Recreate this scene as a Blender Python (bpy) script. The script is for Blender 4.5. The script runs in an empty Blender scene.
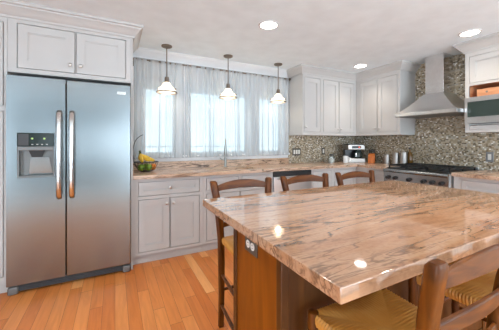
import bpy, bmesh, math, random
from mathutils import Vector, Matrix
random.seed(7)
PI = math.pi
C = bpy.context.scene.collection
S = bpy.context.scene

# ------------------------------------------------------------------ camera
EYE = 1.2383
cam_d = bpy.data.cameras.new('camera'); cam = bpy.data.objects.new('camera', cam_d); C.objects.link(cam)
cam_d.sensor_fit = 'HORIZONTAL'; cam_d.sensor_width = 36.0
cam_d.lens = 266.39 / 499 * 36.0
cam_d.shift_x = -(255.2 - 249.5) / 499
cam_d.shift_y = -(165.0 - 142.985) / 499
cam_d.clip_start = 0.02
cam.location = (0, 0, EYE); cam.rotation_euler = (PI / 2, 0, -math.radians(27.7708))
S.camera = cam

# ------------------------------------------------------------------ world, lights, exposure
S.view_settings.view_transform = 'Standard'; S.view_settings.look = 'None'
S.view_settings.gamma = 1.0; S.view_settings.use_curve_mapping = False
S.view_settings.exposure = 0.20
W = bpy.data.worlds.new('daylight'); S.world = W; W.use_nodes = True
bg = W.node_tree.nodes['Background']
# overcast sky, dimmer beyond the kitchen window and raised behind the camera as added fill
_g = W.node_tree.nodes.new('ShaderNodeTexCoord'); _s = W.node_tree.nodes.new('ShaderNodeSeparateXYZ'); _r = W.node_tree.nodes.new('ShaderNodeValToRGB')
_m = W.node_tree.nodes.new('ShaderNodeMapRange'); _m.inputs[1].default_value = -1; _m.inputs[2].default_value = 1
W.node_tree.links.new(_g.outputs['Generated'], _s.inputs[0]); W.node_tree.links.new(_s.outputs['Y'], _m.inputs[0]); W.node_tree.links.new(_m.outputs[0], _r.inputs[0])
SKY_N = 1.45; SKY_S = 7.0
_r.color_ramp.elements[0].position = 0.52; _r.color_ramp.elements[0].color = (0.80, 0.93, 1.05, 1)
_r.color_ramp.elements[1].position = 0.66; _r.color_ramp.elements[1].color = (0.80 * SKY_N / SKY_S, 0.92 * SKY_N / SKY_S, SKY_N / SKY_S, 1)
# world brightened below the horizon, added to lift the ceiling; no ground there
_z = W.node_tree.nodes.new('ShaderNodeMapRange'); _z.inputs[1].default_value = -0.06; _z.inputs[2].default_value = 0.06; _z.inputs[3].default_value = 1.25 * SKY_S; _z.inputs[4].default_value = SKY_S
W.node_tree.links.new(_s.outputs['Z'], _z.inputs[0]); W.node_tree.links.new(_z.outputs[0], bg.inputs[1])
W.node_tree.links.new(_r.outputs[0], bg.inputs[0])

def area(name, loc, rot, sx, sy, power, col, portal=False):
    d = bpy.data.lights.new(name, 'AREA'); d.shape = 'RECTANGLE'; d.size = sx; d.size_y = sy
    d.energy = power; d.color = col
    o = bpy.data.objects.new(name, d); C.objects.link(o); o.location = loc; o.rotation_euler = rot
    if portal: d.cycles.is_portal = True
    return o
# portals steer sampling of the sky through the kitchen window and the added openings
area('window_portal', (1.32, 3.64, 1.51), (-PI / 2, 0, 0), 2.1, 0.9, 1, (1, 1, 1), True)
area('fill_opening_portal', (2.2, -3.72, 1.15), (PI / 2, 0, 0), 3.0, 2.1, 1, (1, 1, 1), True)
area('side_fill_opening_portal', (-2.82, -1.7, 1.15), (PI / 2, 0, -PI / 2), 2.4, 2.1, 1, (1, 1, 1), True)
DOWN_POWER = 2.0
WARM = (1.0, 0.88, 0.74)

# ------------------------------------------------------------------ dimensions (metres)
H = 2.376; YW = 3.515; XW = 3.92; CT = 0.914
XL = -2.7; YR = -3.6

# ------------------------------------------------------------------ materials
def mat(name):
    m = bpy.data.materials.new(name); m.use_nodes = True
    nt = m.node_tree; b = nt.nodes['Principled BSDF']
    return m, nt, b
def N(nt, t, **kw):
    n = nt.nodes.new(t)
    for k, v in kw.items():
        if k in n.inputs: n.inputs[k].default_value = v
        else: setattr(n, k, v)
    return n
def L(nt, a, b): nt.links.new(a, b)
def ramp(nt, fac, stops, interp='LINEAR'):
    r = nt.nodes.new('ShaderNodeValToRGB'); r.color_ramp.interpolation = interp
    e = r.color_ramp.elements
    e[0].position, e[0].color = stops[0][0], (*stops[0][1], 1)
    e[1].position, e[1].color = stops[-1][0], (*stops[-1][1], 1)
    for p, c in stops[1:-1]:
        x = e.new(p); x.color = (*c, 1)
    L(nt, fac, r.inputs[0]); return r
def srgb(r, g, b):
    f = lambda c: c / 12.92 if c <= 0.04045 else ((c + 0.055) / 1.055) ** 2.4
    return (f(r / 255), f(g / 255), f(b / 255))
def paint(name, col, rough=0.5, metal=0.0, vary=0.04, scale=6.0, bump=0.0, bscale=80.0, spec=None):
    m, nt, b = mat(name)
    tc = N(nt, 'ShaderNodeTexCoord')
    no = N(nt, 'ShaderNodeTexNoise', Scale=scale, Detail=3.0)
    L(nt, tc.outputs['Object'], no.inputs['Vector'])
    lo = tuple(c * (1 - vary) for c in col); hi = tuple(min(1, c * (1 + vary)) for c in col)
    r = ramp(nt, no.outputs['Fac'], [(0.3, lo), (0.7, hi)])
    L(nt, r.outputs[0], b.inputs['Base Color'])
    b.inputs['Roughness'].default_value = rough; b.inputs['Metallic'].default_value = metal
    if spec is not None: b.inputs['Specular IOR Level'].default_value = spec
    if bump:
        n2 = N(nt, 'ShaderNodeTexNoise', Scale=bscale, Detail=2.0); L(nt, tc.outputs['Object'], n2.inputs['Vector'])
        bp = N(nt, 'ShaderNodeBump', Strength=bump, Distance=0.002); L(nt, n2.outputs['Fac'], bp.inputs['Height'])
        L(nt, bp.outputs[0], b.inputs['Normal'])
    return m
M_ceil = paint('ceiling paint', (0.84, 0.92, 0.96), 0.8, bump=0.15)
M_wall = paint('wall paint', (0.80, 0.78, 0.755), 0.7, bump=0.15)
M_blue = paint('blue grey bounce wall', (0.46, 0.56, 0.62), 0.7)  # unseen walls, tinted blue to cool the bounce and the refrigerator's reflection
M_white = paint('painted cabinet', (0.575, 0.56, 0.54), 0.38, vary=0.015)
M_hole_shade = paint('hole shade', (0.20, 0.17, 0.14), 0.7)
M_bounce_floor = paint('pale bounce floor', (0.62, 0.60, 0.57), 0.9, bump=0.4)  # invented pale covering on the unseen floor, keeps ceiling bounce neutral
M_trim = paint('white trim', (0.76, 0.76, 0.76), 0.45, vary=0.015)
M_chrome = paint('brushed nickel', (0.62, 0.60, 0.57), 0.3, 1.0)
M_faucet = paint('brushed faucet steel', (0.36, 0.37, 0.35), 0.35, 1.0)
M_bronze = paint('aged bronze', (0.20, 0.15, 0.11), 0.42, 0.8)
M_pewter = paint('pewter pendant metal', (0.24, 0.19, 0.15), 0.38, 0.9)
M_black = paint('black plastic', (0.015, 0.016, 0.017), 0.35)
M_iron = paint('cast iron', (0.018, 0.018, 0.018), 0.5)
M_dark = paint('charcoal plastic', (0.06, 0.062, 0.065), 0.5)
M_plate = paint('bronze switch plate', (0.12, 0.105, 0.085), 0.4, 0.5)
M_pgrey = paint('grey switch plate', (0.30, 0.31, 0.32), 0.35, 0.6)
M_rocker = paint('white rocker plastic', (0.80, 0.78, 0.72), 0.4)
M_wire = paint('black wire', (0.03, 0.028, 0.026), 0.4, 0.5)

def steel(name, col, rough, stretch, bump=0.06):
    m, nt, b = mat(name)
    tc = N(nt, 'ShaderNodeTexCoord'); mp = N(nt, 'ShaderNodeMapping'); mp.inputs['Scale'].default_value = stretch
    L(nt, tc.outputs['Object'], mp.inputs[0])
    no = N(nt, 'ShaderNodeTexNoise', Scale=1.0, Detail=4.0); L(nt, mp.outputs[0], no.inputs['Vector'])
    r = ramp(nt, no.outputs['Fac'], [(0.3, tuple(c * 0.95 for c in col)), (0.7, tuple(min(1, c * 1.05) for c in col))])
    L(nt, r.outputs[0], b.inputs['Base Color'])
    b.inputs['Metallic'].default_value = 1.0; b.inputs['Roughness'].default_value = rough
    bp = N(nt, 'ShaderNodeBump', Strength=bump, Distance=0.001); L(nt, no.outputs['Fac'], bp.inputs['Height'])
    L(nt, bp.outputs[0], b.inputs['Normal'])
    return m
M_steel = steel('stainless steel', (0.31, 0.335, 0.34), 0.22, (4, 4, 300))
M_steel2 = steel('satin steel', (0.66, 0.65, 0.64), 0.3, (300, 300, 4))
M_steel3 = steel('dull steel', (0.46, 0.43, 0.40), 0.42, (4, 4, 300))
M_handle = steel('polished steel', (0.72, 0.71, 0.70), 0.16, (20, 20, 20), 0.0)

def wood(name, dark, light, rough, scale=(30, 30, 3), dist=3.0, coat=0.0):
    m, nt, b = mat(name)
    tc = N(nt, 'ShaderNodeTexCoord'); mp = N(nt, 'ShaderNodeMapping'); mp.inputs['Scale'].default_value = scale
    L(nt, tc.outputs['Object'], mp.inputs[0])
    no = N(nt, 'ShaderNodeTexNoise', Scale=1.0, Detail=5.0, Distortion=dist * 0.3); L(nt, mp.outputs[0], no.inputs['Vector'])
    r = ramp(nt, no.outputs['Fac'], [(0.28, dark), (0.72, light)])
    L(nt, r.outputs[0], b.inputs['Base Color']); b.inputs['Roughness'].default_value = rough
    b.inputs['Specular IOR Level'].default_value = 0.28; b.inputs['Coat Weight'].default_value = coat; b.inputs['Coat Roughness'].default_value = 0.15
    return m
M_chair = wood('stained chair wood', srgb(62, 29, 4), srgb(118, 64, 15), 0.38, (40, 40, 5))
M_rail = wood('stained chair wood, rails', srgb(66, 31, 5), srgb(122, 67, 18), 0.38, (5, 40, 40))
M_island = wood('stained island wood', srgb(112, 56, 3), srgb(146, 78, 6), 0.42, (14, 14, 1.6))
M_post_shade = wood('island post and shaded panel wood', srgb(64, 34, 10), srgb(96, 56, 20), 0.42, (14, 14, 1.6))
M_raw = wood('raw cabinet wood', srgb(204, 136, 94), srgb(232, 172, 128), 0.5, (4, 4, 30))
M_block = wood('knife block wood', srgb(186, 96, 40), srgb(222, 130, 66), 0.45)

def floor_mat():
    m, nt, b = mat('oak strip floor')
    tc = N(nt, 'ShaderNodeTexCoord'); sep = N(nt, 'ShaderNodeSeparateXYZ'); L(nt, tc.outputs['Object'], sep.inputs[0])
    def mth(op, a, bb=None):
        n = N(nt, 'ShaderNodeMath', operation=op)
        for i, v in enumerate((a, bb)):
            if v is None: continue
            if isinstance(v, (int, float)): n.inputs[i].default_value = v
            else: L(nt, v, n.inputs[i])
        return n.outputs[0]
    xs = mth('DIVIDE', sep.outputs['X'], 0.083)
    row = mth('FLOOR', xs); fx = mth('FRACT', xs)
    wn = N(nt, 'ShaderNodeTexWhiteNoise', noise_dimensions='1D'); L(nt, row, wn.inputs['W'])
    ys = mth('ADD', mth('DIVIDE', sep.outputs['Y'], 0.95), mth('MULTIPLY', wn.outputs['Value'], 7.3))
    col_i = mth('FLOOR', ys); fy = mth('FRACT', ys)
    cmb = N(nt, 'ShaderNodeCombineXYZ'); L(nt, row, cmb.inputs[0]); L(nt, col_i, cmb.inputs[1])
    w2 = N(nt, 'ShaderNodeTexWhiteNoise', noise_dimensions='3D'); L(nt, cmb.outputs[0], w2.inputs['Vector'])
    tone = ramp(nt, w2.outputs['Value'], [(0.0, srgb(212, 122, 56)), (0.5, srgb(224, 138, 70)), (0.85, srgb(234, 152, 84)), (1.0, srgb(244, 174, 108))])
    mp = N(nt, 'ShaderNodeMapping'); mp.inputs['Scale'].default_value = (26, 2.2, 1); L(nt, tc.outputs['Object'], mp.inputs[0])
    off = N(nt, 'ShaderNodeVectorMath', operation='ADD'); L(nt, mp.outputs[0], off.inputs[0])
    sc = N(nt, 'ShaderNodeVectorMath', operation='SCALE'); L(nt, w2.outputs['Color'], sc.inputs[0]); sc.inputs['Scale'].default_value = 30
    L(nt, sc.outputs[0], off.inputs[1])
    g = N(nt, 'ShaderNodeTexNoise', Scale=1.0, Detail=4.0, Distortion=1.2); L(nt, off.outputs[0], g.inputs['Vector'])
    gr = ramp(nt, g.outputs['Fac'], [(0.3, (0.80, 0.77, 0.74)), (0.6, (1, 1, 1))])
    mx = N(nt, 'ShaderNodeMix', data_type='RGBA', blend_type='MULTIPLY'); mx.inputs[0].default_value = 0.75
    L(nt, tone.outputs[0], mx.inputs[6]); L(nt, gr.outputs[0], mx.inputs[7])
    seam = mth('MAXIMUM', mth('LESS_THAN', fx, 0.022), mth('LESS_THAN', fy, 0.003))
    m2 = N(nt, 'ShaderNodeMix', data_type='RGBA'); L(nt, seam, m2.inputs[0]); L(nt, mx.outputs[2], m2.inputs[6])
    m2.inputs[7].default_value = (*srgb(140, 78, 42), 1)
    L(nt, m2.outputs[2], b.inputs['Base Color']); b.inputs['Roughness'].default_value = 0.28
    b.inputs['Specular IOR Level'].default_value = 0.25
    return m
M_floor = floor_mat()

def granite(name, rough, ior, cols):
    m, nt, b = mat(name)
    tc = N(nt, 'ShaderNodeTexCoord')
    mp = N(nt, 'ShaderNodeMapping'); mp.inputs['Rotation'].default_value = (0.25, 0.2, math.radians(-9)); mp.inputs['Scale'].default_value = (0.75, 6.0, 6.0)
    L(nt, tc.outputs['Object'], mp.inputs[0])
    n0 = N(nt, 'ShaderNodeTexNoise', Scale=1.3, Detail=6.0, Roughness=0.6, Distortion=1.0); L(nt, mp.outputs[0], n0.inputs['Vector'])
    base = ramp(nt, n0.outputs['Fac'], list(zip((0.25, 0.42, 0.58, 0.75), cols)))
    def veins(scale, dist, lo, mid, hi, strength, ms, prev, colr):
        n1 = N(nt, 'ShaderNodeTexNoise', Scale=scale, Detail=4.0, Roughness=0.5, Distortion=dist); L(nt, mp.outputs[0], n1.inputs['Vector'])
        v = ramp(nt, n1.outputs['Fac'], [(lo, (0, 0, 0)), (mid, (1, 1, 1)), (hi, (0, 0, 0))])
        n3 = N(nt, 'ShaderNodeTexNoise', Scale=ms, Detail=2.0); L(nt, mp.outputs[0], n3.inputs['Vector'])
        vm = ramp(nt, n3.outputs['Fac'], [(0.38, (0, 0, 0)), (0.58, (strength,) * 3)])
        mm = N(nt, 'ShaderNodeMix', data_type='RGBA', blend_type='MULTIPLY'); mm.inputs[0].default_value = 1
        L(nt, v.outputs[0], mm.inputs[6]); L(nt, vm.outputs[0], mm.inputs[7])
        mx = N(nt, 'ShaderNodeMix', data_type='RGBA'); L(nt, mm.outputs[2], mx.inputs[0]); L(nt, prev, mx.inputs[6])
        mx.inputs[7].default_value = (*colr, 1); return mx.outputs[2]
    c1 = veins(1.5, 1.5, 0.462, 0.492, 0.522, 1.0, 0.8, base.outputs[0], srgb(80, 58, 44))
    c2 = veins(3.4, 1.0, 0.462, 0.49, 0.518, 0.9, 1.1, c1, srgb(108, 78, 58))
    class _o: pass
    mx = _o(); mx.outputs = {2: c2}
    n2 = N(nt, 'ShaderNodeTexNoise', Scale=70.0, Detail=3.0); L(nt, tc.outputs['Object'], n2.inputs['Vector'])
    sp = ramp(nt, n2.outputs['Fac'], [(0.32, (0.72, 0.70, 0.68)), (0.55, (1, 1, 1))])
    m3 = N(nt, 'ShaderNodeMix', data_type='RGBA', blend_type='MULTIPLY'); m3.inputs[0].default_value = 0.6
    L(nt, mx.outputs[2], m3.inputs[6]); L(nt, sp.outputs[0], m3.inputs[7])
    L(nt, m3.outputs[2], b.inputs['Base Color'])
    b.inputs['Roughness'].default_value = rough; b.inputs['IOR'].default_value = ior
    return m
M_granite = granite('polished island granite', 0.05, 2.05, (srgb(146, 102, 70), srgb(174, 130, 98), srgb(186, 148, 118), srgb(160, 112, 74)))
M_granite2 = granite('honed worktop granite', 0.2, 1.5, (srgb(184, 146, 116), srgb(214, 180, 152), srgb(226, 198, 174), srgb(202, 160, 128)))

def mosaic():
    m, nt, b = mat('stone and glass mosaic')
    tc = N(nt, 'ShaderNodeTexCoord'); sep = N(nt, 'ShaderNodeSeparateXYZ'); L(nt, tc.outputs['Object'], sep.inputs[0])
    def mth(op, a, bb=None):
        n = N(nt, 'ShaderNodeMath', operation=op)
        for i, v in enumerate((a, bb)):
            if v is None: continue
            if isinstance(v, (int, float)): n.inputs[i].default_value = v
            else: L(nt, v, n.inputs[i])
        return n.outputs[0]
    run = mth('ADD', sep.outputs['X'], sep.outputs['Y'])      # one coordinate along each wall
    zs = mth('DIVIDE', sep.outputs['Z'], 0.017); row = mth('FLOOR', zs); fz = mth('FRACT', zs)
    wn = N(nt, 'ShaderNodeTexWhiteNoise', noise_dimensions='1D'); L(nt, row, wn.inputs['W'])
    us = mth('ADD', mth('DIVIDE', run, mth('ADD', 0.017, mth('MULTIPLY', wn.outputs['Value'], 0.012))), mth('MULTIPLY', wn.outputs['Value'], 9.0))
    ci = mth('FLOOR', us); fu = mth('FRACT', us)
    cmb = N(nt, 'ShaderNodeCombineXYZ'); L(nt, row, cmb.inputs[0]); L(nt, ci, cmb.inputs[1])
    w2 = N(nt, 'ShaderNodeTexWhiteNoise', noise_dimensions='3D'); L(nt, cmb.outputs[0], w2.inputs['Vector'])
    colr = ramp(nt, w2.outputs['Value'], [(0.0, srgb(112, 100, 82)), (0.13, srgb(168, 152, 126)), (0.36, srgb(200, 184, 158)), (0.56, srgb(184, 178, 164)),
                (0.70, srgb(200, 188, 166)), (0.83, srgb(140, 120, 92)), (0.92, srgb(246, 242, 234))], 'CONSTANT')
    edge = mth('MAXIMUM', mth('MAXIMUM', mth('LESS_THAN', fz, 0.07), mth('GREATER_THAN', fz, 0.93)), mth('MAXIMUM', mth('LESS_THAN', fu, 0.06), mth('GREATER_THAN', fu, 0.94)))
    mx = N(nt, 'ShaderNodeMix', data_type='RGBA'); L(nt, edge, mx.inputs[0]); L(nt, colr.outputs[0], mx.inputs[6]); mx.inputs[7].default_value = (*srgb(162, 148, 126), 1)
    L(nt, mx.outputs[2], b.inputs['Base Color'])
    ro = ramp(nt, w2.outputs['Color'], [(0.0, (0.12,) * 3), (0.5, (0.5,) * 3)]); L(nt, ro.outputs[0], b.inputs['Roughness'])
    bp = N(nt, 'ShaderNodeBump', Strength=0.5, Distance=0.002, invert=True); L(nt, edge, bp.inputs['Height']); L(nt, bp.outputs[0], b.inputs['Normal'])
    return m
M_mosaic = mosaic()

def thin_glass(name, tint, gl=0.06):
    m, nt, b = mat(name); nt.nodes.remove(b)
    t = N(nt, 'ShaderNodeBsdfTransparent'); t.inputs[0].default_value = (*tint, 1)
    g = N(nt, 'ShaderNodeBsdfGlossy', Roughness=0.02)
    fr = N(nt, 'ShaderNodeLayerWeight', Blend=0.25)
    mx = N(nt, 'ShaderNodeMixShader'); sc = N(nt, 'ShaderNodeMath', operation='MULTIPLY_ADD'); sc.inputs[1].default_value = 0.6; sc.inputs[2].default_value = gl
    L(nt, fr.outputs['Fresnel'], sc.inputs[0]); L(nt, sc.outputs[0], mx.inputs[0]); L(nt, t.outputs[0], mx.inputs[1]); L(nt, g.outputs[0], mx.inputs[2])
    L(nt, mx.outputs[0], nt.nodes['Material Output'].inputs[0]); return m
M_pane = thin_glass('window glass', (0.93, 0.97, 0.98), 0.02)
M_jar = thin_glass('clear jar glass', (0.93, 0.95, 0.93), 0.08)
def sheer():
    m, nt, b = mat('white sheer voile'); nt.nodes.remove(b)
    t = N(nt, 'ShaderNodeBsdfTransparent'); t.inputs[0].default_value = (1, 1, 1, 1)
    tr = N(nt, 'ShaderNodeBsdfTranslucent'); tr.inputs[0].default_value = (0.80, 0.86, 0.90, 1)
    d = N(nt, 'ShaderNodeBsdfDiffuse'); d.inputs[0].default_value = (0.70, 0.72, 0.73, 1)
    m1 = N(nt, 'ShaderNodeMixShader'); m1.inputs[0].default_value = 0.5; L(nt, tr.outputs[0], m1.inputs[1]); L(nt, d.outputs[0], m1.inputs[2])
    tc = N(nt, 'ShaderNodeTexCoord'); no = N(nt, 'ShaderNodeTexNoise', Scale=3.0, Detail=2.0); mp = N(nt, 'ShaderNodeMapping'); mp.inputs['Scale'].default_value = (6, 1, 0.4)
    L(nt, tc.outputs['Object'], mp.inputs[0]); L(nt, mp.outputs[0], no.inputs['Vector'])
    r = ramp(nt, no.outputs['Fac'], [(0.3, (0.44,) * 3), (0.7, (0.62,) * 3)])
    m2 = N(nt, 'ShaderNodeMixShader'); L(nt, r.outputs[0], m2.inputs[0]); L(nt, t.outputs[0], m2.inputs[1]); L(nt, m1.outputs[0], m2.inputs[2])
    L(nt, m2.outputs[0], nt.nodes['Material Output'].inputs[0]); return m
M_sheer = sheer()
def emit(name, col, s):
    m, nt, b = mat(name)
    no = N(nt, 'ShaderNodeTexNoise', Scale=30.0); r = ramp(nt, no.outputs['Fac'], [(0, col), (1, col)])
    L(nt, r.outputs[0], b.inputs['Emission Color']); b.inputs['Emission Strength'].default_value = s; b.inputs['Base Color'].default_value = (*col, 1)
    return m
M_lens = emit('downlight lens', (1.0, 0.95, 0.88), 14.0)
M_bulb = emit('pendant bulb', (1.0, 0.86, 0.66), 7.0)
M_led = emit('green indicator', (0.45, 0.6, 0.2), 0.35)
M_red = emit('red indicator', (0.9, 0.12, 0.06), 0.8)
def shade_mat():
    m, nt, b = mat('frosted shade glass')
    no = N(nt, 'ShaderNodeTexNoise', Scale=12.0); r = ramp(nt, no.outputs['Fac'], [(0, (0.93, 0.91, 0.86)), (1, (0.97, 0.96, 0.92))]); L(nt, r.outputs[0], b.inputs['Base Color'])
    b.inputs['Roughness'].default_value = 0.25; b.inputs['Transmission Weight'].default_value = 0.0
    nt2 = nt; tr = N(nt2, 'ShaderNodeBsdfTranslucent'); tr.inputs[0].default_value = (0.98, 0.95, 0.88, 1)
    tp = N(nt2, 'ShaderNodeBsdfTransparent')
    m1 = N(nt2, 'ShaderNodeMixShader'); m1.inputs[0].default_value = 0.55; L(nt2, b.outputs[0], m1.inputs[1]); L(nt2, tr.outputs[0], m1.inputs[2])
    m2 = N(nt2, 'ShaderNodeMixShader'); m2.inputs[0].default_value = 0.35; L(nt2, m1.outputs[0], m2.inputs[1]); L(nt2, tp.outputs[0], m2.inputs[2])
    L(nt2, m2.outputs[0], nt.nodes['Material Output'].inputs[0]); return m
M_shade = shade_mat()
def rush():
    m, nt, b = mat('woven rush')
    tc = N(nt, 'ShaderNodeTexCoord'); no = N(nt, 'ShaderNodeTexNoise', Scale=9.0, Detail=2.0); L(nt, tc.outputs['Object'], no.inputs['Vector'])
    r = ramp(nt, no.outputs['Fac'], [(0.3, srgb(190, 126, 50)), (0.5, srgb(202, 140, 62)), (0.7, srgb(214, 158, 84))])
    L(nt, r.outputs[0], b.inputs['Base Color']); b.inputs['Roughness'].default_value = 0.42; return m
M_rush = rush()
M_yel = paint('banana skin', srgb(232, 190, 60), 0.5, vary=0.15, scale=25)
M_gapple = paint('green apple skin', srgb(126, 160, 52), 0.35, vary=0.15, scale=20)
M_orange = paint('orange peel', srgb(230, 130, 40), 0.45, bump=0.3)
M_stem = paint('dark green stem', srgb(74, 84, 40), 0.6)
M_mglass = paint('dark oven glass', srgb(48, 62, 56), 0.08, spec=0.7)
M_cpanel = paint('dark green control glass', srgb(30, 44, 38), 0.15)
M_amber = paint('amber glass', srgb(112, 78, 34), 0.15)
M_white2 = paint('white ceramic', (0.8, 0.8, 0.78), 0.25)

# ------------------------------------------------------------------ mesh helpers
class MB:
    def __init__(s): s.bm = bmesh.new()
    def face(s, vs):
        try: return s.bm.faces.new(vs)
        except ValueError: return None
    def box(s, x0, x1, y0, y1, z0, z1):
        v = [s.bm.verts.new(p) for p in ((x0, y0, z0), (x1, y0, z0), (x1, y1, z0), (x0, y1, z0), (x0, y0, z1), (x1, y0, z1), (x1, y1, z1), (x0, y1, z1))]
        for f in ((0, 3, 2, 1), (4, 5, 6, 7), (0, 1, 5, 4), (1, 2, 6, 5), (2, 3, 7, 6), (3, 0, 4, 7)): s.face([v[i] for i in f])
        return s
    def loops(s, loops, cap=True, closed=True):
        R = [[s.bm.verts.new(p) for p in lp] for lp in loops]
        n = len(R[0])
        for a, b in zip(R, R[1:]):
            for i in range(n if closed else n - 1):
                j = (i + 1) % n; s.face([a[i], a[j], b[j], b[i]])
        if cap and closed:
            s.face(list(reversed(R[0]))); s.face(R[-1])
        return s
    def lathe(s, prof, c=(0, 0, 0), n=24, axis='Z', cap=True):
        lp = []
        for r, z in prof:
            ring = []
            for i in range(n):
                a = 2 * PI * i / n; x, y = r * math.cos(a), r * math.sin(a)
                p = (x, y, z) if axis == 'Z' else ((x, z, y) if axis == 'Y' else (z, x, y))
                ring.append((c[0] + p[0], c[1] + p[1], c[2] + p[2]))
            lp.append(ring)
        return s.loops(lp, cap)
    def tube(s, pts, r, n=10, flat=1.0):
        P = [Vector(p) for p in pts]; k = len(P)
        rr = r if isinstance(r, (list, tuple)) else [r] * k
        lp = []; up = None
        for i in range(k):
            t = (P[min(i + 1, k - 1)] - P[max(i - 1, 0)]).normalized()
            if up is None: up = Vector((0, 0, 1)) if abs(t.z) < 0.9 else Vector((1, 0, 0))
            a = (up - t * up.dot(t)).normalized(); b = t.cross(a); up = a
            lp.append([tuple(P[i] + a * (rr[i] * math.cos(2 * PI * j / n)) + b * (rr[i] * flat * math.sin(2 * PI * j / n))) for j in range(n)])
        return s.loops(lp)
    def sphere(s, c, r, n=16, sc=(1, 1, 1)):
        m = n // 2
        return s.lathe_free(c, [(r * math.sin(PI * i / m), -r * math.cos(PI * i / m)) for i in range(m + 1)], n, sc)
    def lathe_free(s, c, prof, n, sc):
        lp = [[(c[0] + sc[0] * max(q, 1e-4) * math.cos(2 * PI * j / n), c[1] + sc[1] * max(q, 1e-4) * math.sin(2 * PI * j / n), c[2] + sc[2] * z) for j in range(n)] for q, z in prof]
        return s.loops(lp)
    def sweep(s, path, prof):      # mitred moulding: path of (x,y), profile of (out, z); outwards = to the right of travel
        P = [Vector(p) for p in path]; lp = []
        for i, p in enumerate(P):
            d0 = (p - P[i - 1]).normalized() if i else None
            d1 = (P[i + 1] - p).normalized() if i < len(P) - 1 else None
            n0 = Vector((d0.y, -d0.x)) if d0 else None; n1 = Vector((d1.y, -d1.x)) if d1 else None
            if n0 is None: m = n1
            elif n1 is None: m = n0
            else: m = (n0 + n1) / (1 + n0.dot(n1))
            lp.append([(p.x + m.x * o, p.y + m.y * o, z) for o, z in prof])
        return s.loops(lp)
    def build(s, name, m, parent=None, bevel=0.0, smooth=True, angle=35, seg=2):
        bmesh.ops.recalc_face_normals(s.bm, faces=s.bm.faces[:])
        me = bpy.data.meshes.new(name); s.bm.to_mesh(me); s.bm.free()
        me.materials.append(m)
        if smooth:
            me.polygons.foreach_set('use_smooth', [True] * len(me.polygons)); me.set_sharp_from_angle(angle=math.radians(angle))
        o = bpy.data.objects.new(name, me); C.objects.link(o)
        if parent: o.parent = parent
        if bevel:
            b = o.modifiers.new('bevel', 'BEVEL'); b.width = bevel; b.segments = seg; b.limit_method = 'ANGLE'; b.angle_limit = math.radians(40)
        return o
def thing(name, label, cat, loc=(0, 0, 0), rz=0.0, group=None):
    o = bpy.data.objects.new(name, None); C.objects.link(o); o.empty_display_size = 0.1
    o.location = loc; o.rotation_euler = (0, 0, rz); return tag(o, label, cat, group)
def tag(o, label, cat, group=None):
    o['label'] = label; o['category'] = cat
    if group: o['group'] = group
    return o
def struct(o): o['kind'] = 'structure'; return o
def dup(root, loc=None, rz=None, label=None):
    r = root.copy(); C.objects.link(r)
    if loc: r.location = loc
    if rz is not None: r.rotation_euler = (0, 0, rz)
    if label: r['label'] = label
    for ch in list(root.children):
        c = ch.copy(); C.objects.link(c); c.parent = r
        for g in list(ch.children):
            d = g.copy(); C.objects.link(d); d.parent = c
    return r
def box(name, m, x0, x1, y0, y1, z0, z1, parent=None, bevel=0.0): return MB().box(x0, x1, y0, y1, z0, z1).build(name, m, parent, bevel)

# ------------------------------------------------------------------ the room
struct(box('floor', M_floor, XL - 0.1, XW + 0.1, -0.7, YW + 0.12, -0.06, 0))
struct(box('floor_front', M_bounce_floor, XL - 0.1, XW + 0.1, YR - 0.1, -0.7, -0.06, 0))
struct(box('ceiling', M_ceil, XL - 0.1, XW + 0.1, YR - 0.1, YW + 0.12, H, H + 0.08))
WZ0, WZ1 = 1.085, 1.945
WINS = [(0.30, 0.70), (0.87, 1.74), (1.91, 2.34)]
mb = MB()
mb.box(XL - 0.1, WINS[0][0], YW, YW + 0.12, 0, H); mb.box(WINS[2][1], XW + 0.1, YW, YW + 0.12, 0, H)
mb.box(WINS[0][0], WINS[2][1], YW, YW + 0.12, 0, WZ0); mb.box(WINS[0][0], WINS[2][1], YW, YW + 0.12, WZ1, H)
mb.box(WINS[0][1], WINS[1][0], YW, YW + 0.12, WZ0, WZ1); mb.box(WINS[1][1], WINS[2][0], YW, YW + 0.12, WZ0, WZ1)
struct(mb.build('wall_back', M_wall, smooth=False))
struct(box('wall_right', M_wall, XW, XW + 0.1, YR - 0.1, YW, 0, H))
mb = MB()   # unseen side and rear walls; their openings are added to let fill light in
mb.box(XL - 0.1, XL, YR - 0.1, YW, 2.2, H); mb.box(XL - 0.1, XL, YR - 0.1, YW, 0, 0.1); mb.box(XL - 0.1, XL, YR - 0.1, -2.9, 0.1, 2.2); mb.box(XL - 0.1, XL, -0.5, YW, 0.1, 2.2)
struct(mb.build('wall_left', M_blue, smooth=False))
mb = MB()
mb.box(XL, XW, YR - 0.1, YR, 2.2, H); mb.box(XL, XW, YR - 0.1, YR, 0, 0.1)
fill_gaps = [(-1.68, -1.52, 0.85, 1.7), (-0.9, -0.76, 0.85, 1.7), (-0.2, 0.08, 0.85, 1.7), (0.7, 3.7, 0.1, 2.2)]  # narrow slits added for the refrigerator's reflection, wide opening for fill
xx = XL
for x0, x1, za, zb in fill_gaps:
    mb.box(xx, x0, YR - 0.1, YR, 0.1, 2.2)
    if za > 0.1: mb.box(x0, x1, YR - 0.1, YR, 0.1, za)
    if zb < 2.2: mb.box(x0, x1, YR - 0.1, YR, zb, 2.2)
    xx = x1
mb.box(xx, XW, YR - 0.1, YR, 0.1, 2.2)
struct(mb.build('wall_front', M_blue, smooth=False))

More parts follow.
